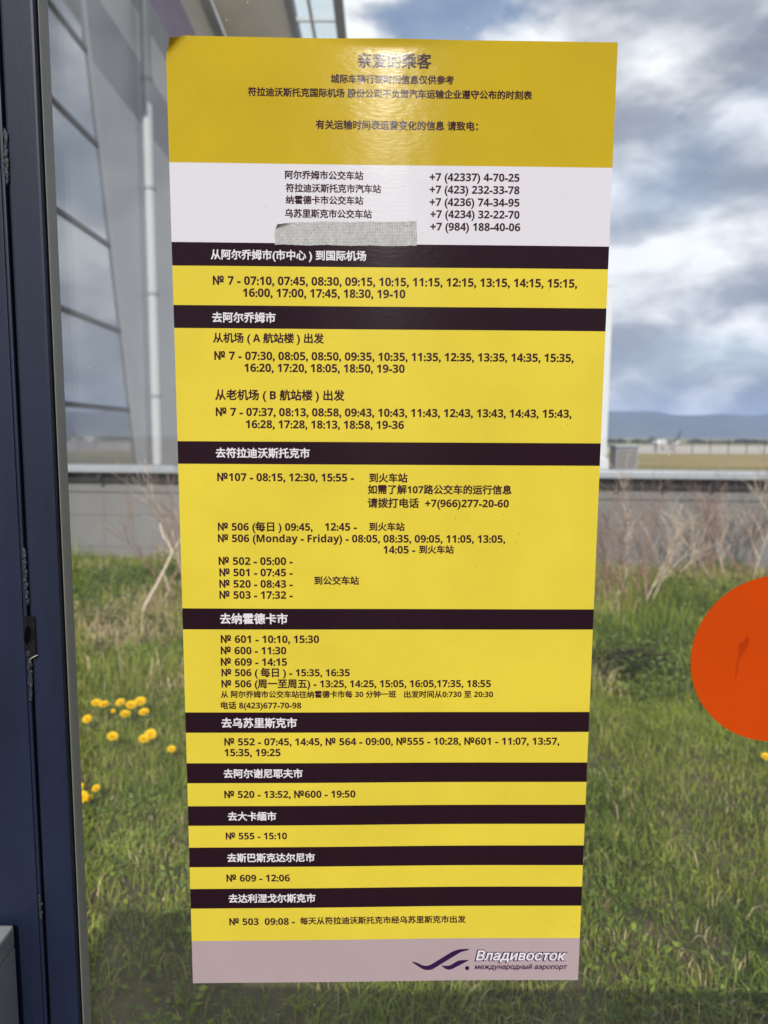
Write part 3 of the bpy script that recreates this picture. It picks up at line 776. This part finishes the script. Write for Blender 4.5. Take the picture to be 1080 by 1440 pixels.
# grey metal box standing against the post
q = at_y(22.5, 1297, GLASS - 0.040)
t = thing('metal_box', 'grey painted metal box standing against the navy post', 'box', (q.x - 0.2, q.y - 0.08, 0))
B().box(-0.2, 0.2, -0.06, 0.0, 0.02, q.z - 0.03, 0.003).build('body', M['grey_box'], t)
B().box(-0.2, 0.2, 0.0005, 0.076, 0.02, q.z - 0.03, 0.003).build('back_body', M['grey_box'], t)
B().box(-0.2, 0.2, -0.06, 0.076, q.z - 0.0299, q.z, 0.004).build('lid', M['grey_box'], t)

# ------------------------------------------------------------------ lettering: every glyph becomes a flat mesh
_txt = bpy.data.curves.new('glyph_source', 'FONT'); _txt.fill_mode = 'NONE'; _txt.resolution_u = 3
_to = bpy.data.objects.new('glyph_source', _txt); COL.objects.link(_to)
def _eval(s):
    _txt.body = s; bpy.context.view_layer.update()
    dg = bpy.context.evaluated_depsgraph_get(); ev = _to.evaluated_get(dg); me = ev.to_mesh()
    v = [(p.co.x, p.co.y) for p in me.vertices]; e = [tuple(q.vertices) for q in me.edges]
    ev.to_mesh_clear(); return v, e
def _right(s):
    v, e = _eval(s); return max(p[0] for p in v) if v else 0.0
_HH = _right('HH')
_gc = {}; _adv = {}
def sub(ch):                    # sturdy sans-serif figures and latin letters
    if ch.isdigit(): return chr(0x1D7EC + int(ch))
    if 'A' <= ch <= 'Z': return chr(0x1D5D4 + ord(ch) - 65)
    if 'a' <= ch <= 'z': return chr(0x1D5EE + ord(ch) - 97)
    return ch
def advance(ch):
    if ch not in _adv: _adv[ch] = _right('H' + sub(ch) + 'H') - _HH
    return _adv[ch]
def contours(ch):
    v, e = _eval(sub(ch)); nb = {}
    for a, b in e: nb.setdefault(a, []).append(b); nb.setdefault(b, []).append(a)
    seen = set(); out = []
    for s in range(len(v)):
        if s in seen or s not in nb: continue
        loop = [s]; seen.add(s); cur = s; prev = None
        nx = [q for q in nb[s] if q == s + 1] or nb[s]
        cur = nx[0]; prev = s
        while cur not in seen:
            loop.append(cur); seen.add(cur)
            c2 = [q for q in nb[cur] if q != prev and q not in seen]
            if not c2: break
            prev, cur = cur, c2[0]
        pts = []
        for i in loop:
            if not pts or (abs(v[i][0] - pts[-1][0]) + abs(v[i][1] - pts[-1][1])) > 1e-5: pts.append(v[i])
        if len(pts) > 2: out.append(np.array(pts))
    return out
def area(p): x, y = p[:, 0], p[:, 1]; return 0.5 * np.sum(x * np.roll(y, -1) - y * np.roll(x, -1))
def glyph(ch, off):
    key = (ch, round(off, 4))
    if key in _gc: return _gc[key]
    cs = contours(ch)
    if not cs: _gc[key] = ([], []); return _gc[key]
    sgn = 1 if area(max(cs, key=lambda c: abs(area(c)))) > 0 else -1
    cc = []
    for p in cs:
        if off > 0:
            a = p - np.roll(p, 1, 0); b = np.roll(p, -1, 0) - p
            a /= np.linalg.norm(a, axis=1)[:, None] + 1e-12; b /= np.linalg.norm(b, axis=1)[:, None] + 1e-12
            na = np.stack([a[:, 1], -a[:, 0]], 1) * sgn; nb = np.stack([b[:, 1], -b[:, 0]], 1) * sgn
            m = na + nb; l = np.maximum((m * m).sum(1), 0.55)
            p = p + m / l[:, None] * 2 * off
        cc.append(p)
    vs = [Vector(q) for p in cc for q in p.tolist()]; es = []; k = 0
    for p in cc:
        n = len(p); es += [(k + i, k + (i + 1) % n) for i in range(n)]; k += n
    r = delaunay_2d_cdt(vs, es, [], 0, 1e-6)
    V = np.array([tuple(q) for q in r[0]]); T = np.array([f for f in r[2] if len(f) == 3])
    C = V[T].mean(1); wn = np.zeros(len(C))
    for p in cc:
        x0, y0 = p[:, 0], p[:, 1]; x1, y1 = np.roll(x0, -1), np.roll(y0, -1)
        up_ = (y0[None] <= C[:, 1:2]) & (y1[None] > C[:, 1:2]); dn = (y0[None] > C[:, 1:2]) & (y1[None] <= C[:, 1:2])
        il = (x1 - x0)[None] * (C[:, 1:2] - y0[None]) - (C[:, 0:1] - x0[None]) * (y1 - y0)[None]
        wn += (up_ & (il > 0)).sum(1); wn -= (dn & (il < 0)).sum(1)
    T = T[np.abs(wn) > 0.5]
    _gc[key] = (V.tolist(), T.tolist()); return _gc[key]
def is_cjk(ch): return ord(ch) >= 0x2E80
def layout(s, wl, wc, wp):
    """flat outline of one line: vertices and triangles, in em units. wl, wc, wp: added weight of figures, han signs, punctuation"""
    V = []; F = []; x = 0.0
    for ch in s:
        if ch != ' ':
            w = wc if is_cjk(ch) else (wl if ch.isalnum() and ord(ch) < 128 else wp)
            gv, gf = glyph(ch, w); n = len(V)
            V += [(x + a, b) for a, b in gv]; F += [tuple(i + n for i in f) for f in gf]
        x += advance(ch)
    return V, F

# ------------------------------------------------------------------ the timetable
YS = GLASS - 0.0012             # front of the film (the film itself is 0.4 mm)
def xl(y): return 234 + 38 * (y - 55) / 1323
def xr(y): return 868 - 56 * (y - 60) / 1316
def tilt(y): return 0.0140 - 0.0000175 * (y - 100)
def pp(px, py): q = at_y(px, py, GLASS); return q.x, q.z
CX, CZ = pp(234, 53)
TXa = pp(440, 56)[0]; TXb = pp(670, 56)[0]
def surf(x, z):
    """how far the film stands off the glass at x,z (towards the viewer)"""
    h = 0.0007 * math.sin(x * 9 + 1) * math.sin(z * 5 + 0.5) + 0.0004 * math.sin(x * 17 + z * 3) + 0.0012
    top = CZ - z
    if TXa < x < TXb: h += 0.0024 * math.sin((x - TXa) / (TXb - TXa) * math.pi) ** 2 * max(0, 1 - top / 0.013) ** 2
    d = (x - CX) + (CZ - z)
    h += 0.010 * max(0, 1 - d / 0.034) ** 2
    return h
def curl(x, z):
    d = (x - CX) + (CZ - z); k = max(0, 1 - d / 0.022)
    return x + 0.0075 * k, z - 0.0075 * k
poster = thing('timetable_poster', 'tall yellow bus timetable with dark plum heading bands stuck on the glass', 'timetable', (0.0, YS, 0.80))
PO = Vector((0.0, YS, 0.80))
def onposter(x, z, off): 
    h = surf(x, z); x2, z2 = curl(x, z)
    return (x2 - PO.x, -h - off, z2 - PO.z)
rows = [(52.0, 61.0), (229.5, 237), (341, 347.5), (374, 379.3), (429.3, 434.3), (461.5, 466.3), (620.3, 623.5), (652, 655), (855, 856.3), (884.5, 884.5), (1001, 1000), (1029.5, 1028),
        (1072.3, 1070.8), (1100.3, 1098), (1132.5, 1130), (1160, 1156.7), (1190.5, 1187), (1218, 1214.7), (1248.5, 1244.7), (1276, 1271.6), (1321.5, 1317), (1380.5, 1376)]
cols = sorted(set([0, 0.008, 0.016, 0.024, 0.034, 0.046, 0.06, 0.08] + [i / 44 for i in range(4, 45)]))
def strip(i0, i1, off, name, m, par, lo=0.0):
    V = []; F = []; n = len(cols); k = 0
    for i in range(i0, i1):
        (a0, b0), (a1, b1) = rows[i], rows[i + 1]
        sub_ = max(1, int(round((a1 - a0) / 12)))
        fr = [j / sub_ for j in range(sub_ + 1)]
        if i == 0: fr = sorted(set(fr + [0.012, 0.025, 0.04, 0.055, 0.09, 0.12]))
        if i > i0: fr = fr[1:]
        for f in fr:
            ya, yb = a0 + (a1 - a0) * f, b0 + (b1 - b0) * f; xa, xb = xl(ya), xr(yb)
            for t in cols:
                px, py = xa + (xb - xa) * t, ya + (yb - ya) * t
                V.append(onposter(*pp(px, py), off)); 
            k += 1
    for j in range(k - 1):
        for i in range(n - 1): F.append((j * n + i, (j + 1) * n + i, (j + 1) * n + i + 1, j * n + i + 1))
    if lo:                      # give the sheet its thickness
        nv = len(V); V += [(v[0], v[1] + lo, v[2]) for v in V]; F += [tuple(q + nv for q in f[::-1]) for f in F[:]]
        ring = [i for i in range(n)] + [j * n + n - 1 for j in range(1, k)] + [(k - 1) * n + i for i in range(n - 2, -1, -1)] + [j * n for j in range(k - 2, 0, -1)]
        F += [(ring[q], ring[(q + 1) % len(ring)], ring[(q + 1) % len(ring)] + nv, ring[q] + nv) for q in range(len(ring))]
    return mesh(name, V, F, m, par, smooth=not lo)
strip(0, 21, 0.0, 'film', M['yellow'], poster, 0.0004)
strip(0, 1, 0.00006, 'title_panel', M['mustard'], poster)
strip(1, 2, 0.00006, 'phone_panel', M['white'], poster)
band_o = [strip(i, i + 1, 0.00006, 'heading_band', M['plum'], poster) for i in range(2, 20, 2)]
foot = strip(20, 21, 0.00006, 'footer_panel', M['mauve'], poster)

def line(s, x0, x1, y, name, m, par, wl=0.011, wc=0.030, wp=0.032, off=0.00012, shear=0.0, mid=0.36, stretch=1.0, extra=0.0):
    V, F = layout(s, wl + extra, wc + extra, wp + extra)
    if shear: V = [(a + shear * b, b) for a, b in V]
    u0 = min(v[0] for v in V); u1 = max(v[0] for v in V); tl = tilt(y) * (x1 - x0) / 2
    A = pp(x0, y - tl); Bq = pp(x1, y + tl); dx, dz = Bq[0] - A[0], Bq[1] - A[1]; L = math.hypot(dx, dz)
    sc = L / (u1 - u0); dx /= L; dz /= L
    P = []
    for a, b in V:
        u = (a - u0) * sc; w = (b - mid) * sc * stretch
        x, z = A[0] + dx * u - dz * w, A[1] + dz * u + dx * w
        P.append(onposter(x, z, off))
    o = mesh(name, P, [f[::-1] if True else f for f in F], m, par)
    bm = bmesh.new(); bm.from_mesh(o.data); bm.normal_update()
    for f in bm.faces:
        if f.normal.y > 0: f.normal_flip()
    bm.to_mesh(o.data); bm.free()
    return o
HEAD = [('从阿尔乔姆市(市中心 ) 到国际机场', 297, 515, 359.5), ('去阿尔乔姆市', 299, 388, 447), ('去符拉迪沃斯托克市', 304, 436, 637), ('去纳霍德卡市', 310, 405, 869.5), ('去乌苏里斯克市', 312, 418, 1015.5),
        ('去阿尔谢尼耶夫市', 315, 426, 1086.5), ('去大卡缅市', 321, 389, 1146.5), ('去斯巴斯克达尔尼市', 320, 443, 1204.5), ('去达利涅戈尔斯克市', 322, 444, 1261.5)]
for bo, (s, a, b, y) in zip(band_o, HEAD): line(s, a, b, y, 'heading_text', M['white_ink'], bo, wc=0.026, mid=0.37)
TITLE = [('亲爱的乘客', 503, 607, 87, 0.032), ('城际车辆行驶时间信息仅供参考', 465, 638, 113, 0.032), ('符拉迪沃斯托克国际机场 股份公司不负责汽车运输企业遵守公布的时刻表', 349, 748, 133, 0.032), ('有关运输时间表运营变化的信息 请致电：', 444, 672, 177.5, 0.032)]
for s, a, b, y, w in TITLE: line(s, a, b, y, 'title_text', M['ink'], poster, wc=w, mid=0.37)
PHONE = [('阿尔乔姆市公交车站', 401, 511, 247.5), ('符拉迪沃斯托克市汽车站', 402, 536, 266), ('纳霍德卡市公交车站', 402, 511, 282.5), ('乌苏里斯克市公交车站', 401, 523, 301.5),
         ('+7 (42337) 4-70-25', 604, 730, 250.5), ('+7 (423) 232-33-78', 604, 730, 268), ('+7 (4236) 74-34-95', 604, 730, 285.5), ('+7 (4234) 32-22-70', 605, 730, 302.5), ('+7 (984) 188-40-06', 605, 731, 320)]
for s, a, b, y in PHONE: line(s, a, b, y, 'phone_text', M['ink'], poster)
TIMES = [('№ 7 - 07:10, 07:45, 08:30, 09:15, 10:15, 11:15, 12:15, 13:15, 14:15, 15:15,', 300, 811, 397), ('16:00, 17:00, 17:45, 18:30, 19-10', 342, 570, 413),
         ('从机场 ( A 航站楼 ) 出发', 300, 456, 476), ('№ 7 - 07:30, 08:05, 08:50, 09:35, 10:35, 11:35, 12:35, 13:35, 14:35, 15:35,', 302, 806, 502), ('16:20, 17:20, 18:05, 18:50, 19-30', 344, 569, 518),
         ('从老机场 ( B 航站楼 ) 出发', 303, 485, 556), ('№ 7 - 07:37, 08:13, 08:58, 09:43, 10:43, 11:43, 12:43, 13:43, 14:43, 15:43,', 304, 803, 580.5), ('16:28, 17:28, 18:13, 18:58, 19-36', 346, 568, 597),
         ('№107 - 08:15, 12:30, 15:55 -', 306, 498, 671), ('到火车站', 519, 573, 672), ('如需了解107路公交车的运行信息', 517, 719, 688.5), ('请拨打电话  +7(966)277-20-60', 517, 715, 707.5),
         ('№ 506 (每日 ) 09:45,', 307, 440, 740.5), ('12:45 -', 457, 502, 740.5), ('到火车站', 519, 569, 740.5), ('№ 506 (Monday - Friday) - 08:05, 08:35, 09:05, 11:05, 13:05,', 307, 710, 757), ('14:05 -', 539, 584, 772.5), ('到火车站', 589, 638, 772.5),
         ('№ 502 - 05:00 -', 308, 412, 788.5), ('№ 501 - 07:45 -', 309, 412, 804.5), ('№ 520 - 08:43 -', 309, 412, 820.5), ('№ 503 - 17:32 -', 309, 412, 836), ('到公交车站', 442, 505, 816),
         ('№ 601 - 10:10, 15:30', 311, 449, 898), ('№ 600 - 11:30', 311, 403, 914), ('№ 609 - 14:15', 311, 404, 930), ('№ 506 ( 每日 ) - 15:35, 16:35', 312, 492, 945), ('№ 506 (周一至周五) - 13:25, 14:25, 15:05, 16:05,17:35, 18:55', 312, 690, 960.5),
         ('从 阿尔乔姆市公交车站往纳霍德卡市每 30 分钟一班', 311, 557, 975.5), ('出发时间从0:730 至 20:30', 568, 693, 975.5), ('电话 8(423)677-70-98', 311, 424, 991),
         ('№ 552 - 07:45, 14:45, № 564 - 09:00, №555 - 10:28, №601 - 11:07, 13:57,', 316, 786, 1041.5), ('15:35, 19:25', 316, 395, 1057), ('№ 520 - 13:52, №600 - 19:50', 316, 500, 1115.5),
         ('№ 555 - 15:10', 318, 404, 1174), ('№ 609 - 12:06', 319, 408, 1233), ('№ 503  09:08 -', 323, 415, 1294), ('每天从符拉迪沃斯托克市经乌苏里斯克市出发', 422, 655, 1292.5)]
for s, a, b, y in TIMES: line(s, a, b, y, 'timetable_text', M['ink'], poster)
line('Владивосток', 667, 798, 1342.5, 'name_outline', M['violet'], foot, wp=0.085, off=0.00012, shear=0.22, mid=0.33)
line('Владивосток', 669, 796, 1342.5, 'name_lettering', M['white_ink'], foot, wp=0.022, off=0.00018, shear=0.22, mid=0.33)
line('международный аэропорт', 667, 797, 1358.5, 'subtitle_lettering', M['violet'], foot, wp=0.030, off=0.00012, shear=0.22, mid=0.28)
# the winged mark
def flat(polys, name, m, par, off=0.00012):
    V = []; F = []
    for p in polys:
        pts = np.array([(560 + a / 4, 1310 + b / 4) for a, b in p])
        sm = []
        for i in range(len(pts)):     # round the outline a little
            a, b, c, d = pts[i - 1], pts[i], pts[(i + 1) % len(pts)], pts[(i + 2) % len(pts)]
            for t in (0, 0.33, 0.66):
                sm.append(0.5 * ((2 * b) + (-a + c) * t + (2 * a - 5 * b + 4 * c - d) * t * t + (-a + 3 * b - 3 * c + d) * t ** 3) * 0.5 + 0.5 * (b + (c - b) * t))
        n = len(V); V += [onposter(*pp(*q), off) for q in sm]; F.append(tuple(range(n, n + len(sm))))
    o = mesh(name, V, F, m, par)
    bm = bmesh.new(); bm.from_mesh(o.data); bmesh.ops.triangulate(bm, faces=bm.faces); bm.normal_update()
    for f in bm.faces:
        if f.normal.y > 0: f.normal_flip()
    bm.to_mesh(o.data); bm.free(); return o
flat([[(75, 165), (100, 168), (130, 182), (155, 188), (185, 180), (300, 110), (345, 95), (400, 93), (385, 103), (350, 112), (230, 185), (190, 208), (160, 212), (135, 205)],
      [(240, 186), (262, 188), (290, 186), (335, 160), (360, 156), (398, 155), (380, 166), (310, 203), (285, 210), (265, 205)],
      [(387 + 12 * math.cos(a), 201 + 12 * math.sin(a)) for a in np.linspace(0, 2 * math.pi, 13)[:-1]]], 'winged_mark', M['violet'], foot)
bpy.data.objects.remove(_to); bpy.data.curves.remove(_txt)

# strip of cloth tape covering the last line of the phone list
def tape():
    V = []; F = []; nx, nz = 60, 12
    c00, c10 = pp(386.5, 313), pp(585.5, 312.5); c01, c11 = pp(387, 345), pp(586, 347)
    cxm, czm = (c00[0] + c11[0]) / 2, (c00[1] + c11[1]) / 2
    sd = random.Random(3); eb = [sd.uniform(-0.0006, 0.0006) for _ in range(nx + 1)]
    for j in range(nz + 1):
        for i in range(nx + 1):
            s, r = i / nx, j / nz
            x = (c00[0] * (1 - s) + c10[0] * s) * (1 - r) + (c01[0] * (1 - s) + c11[0] * s) * r
            z = (c00[1] * (1 - s) + c10[1] * s) * (1 - r) + (c01[1] * (1 - s) + c11[1] * s) * r
            if j in (0, nz): z += eb[i] * 0.6 + 0.0005 * math.sin(i * 0.35)
            if i in (0, nx): x += sd.uniform(-0.0004, 0.0004)
            k = max(0, 1 - (i * 0.6 + j * 1.4) / 6.0); x += 0.004 * k; z -= 0.004 * k
            h = 0.0004 + 0.00012 * math.sin(i * 1.9 + 0.7 * math.sin(j)) + 0.0045 * k * k
            V.append((x - cxm, -surf(x, z) - h, z - czm))
    n = nx + 1
    for j in range(nz):
        for i in range(nx): F.append((j * n + i, (j + 1) * n + i, (j + 1) * n + i + 1, j * n + i + 1))
    nv = len(V); V += [(v[0], v[1] + 0.0002, v[2]) for v in V]; F += [tuple(q + nv for q in f[::-1]) for f in F[:]]
    ring = [i for i in range(n)] + [j * n + n - 1 for j in range(1, nz + 1)] + [nz * n + i for i in range(n - 2, -1, -1)] + [j * n for j in range(nz - 1, 0, -1)]
    F += [(ring[q], ring[(q + 1) % len(ring)], ring[(q + 1) % len(ring)] + nv, ring[q] + nv) for q in range(len(ring))]
    o = mesh('cloth_tape', V, F, M['tape']); o.location = (cxm, YS, czm)
    tag(o, 'crinkled grey cloth tape strip stuck over a line of the white phone panel', 'tape')
tape()

# orange disc sticker on the glass at the right
c = at_y(1091, 927, GLASS); e = at_y(971, 927, GLASS); rd = c.x - e.x
b = B(); N = 96
vs = [(rd * math.cos(2 * math.pi * k / N), -0.0006, rd * math.sin(2 * math.pi * k / N)) for k in range(N)] + [(rd * math.cos(2 * math.pi * k / N), -0.0002, rd * math.sin(2 * math.pi * k / N)) for k in range(N)]
b.add(vs, [tuple(range(N)), tuple(range(N, 2 * N))[::-1]] + [(k, (k + 1) % N, N + (k + 1) % N, N + k) for k in range(N)])
o = b.build('warning_disc', M['orange']); o.location = c
sm = [(430, 548), (448, 560), (444, 600), (425, 640), (398, 680), (378, 720), (368, 790), (352, 862), (355, 800), (362, 730), (374, 660), (376, 600), (400, 590), (418, 575)]
pv_ = [at_y(960 + a / 4.8, 780 + q / 4.8, GLASS) - c for a, q in sm]
mesh('smudge', [(v.x, -0.0009, v.z) for v in pv_], [tuple(range(len(pv_)))[::-1]], M['orange_dark'], o)
tag(o, 'round orange warning sticker on the glass, cut by the right edge', 'sticker')

# ------------------------------------------------------------------ air
hz, ht = mat('haze')
pv = ht.node('VolumePrincipled'); pv.inputs['Density'].default_value = 0.00011; pv.inputs['Color'].default_value = (0.42, 0.58, 1.0, 1); pv.inputs['Anisotropy'].default_value = 0.0
ht.link(pv.outputs[0], ht.out.inputs['Volume'])
o = B().box(-9200, 9200, -420, 9200, -9.2, 300).build('haze', hz); kind(o, 'stuff')
tag(o, 'pale blue haze in the air over the far airfield and hills', 'haze')
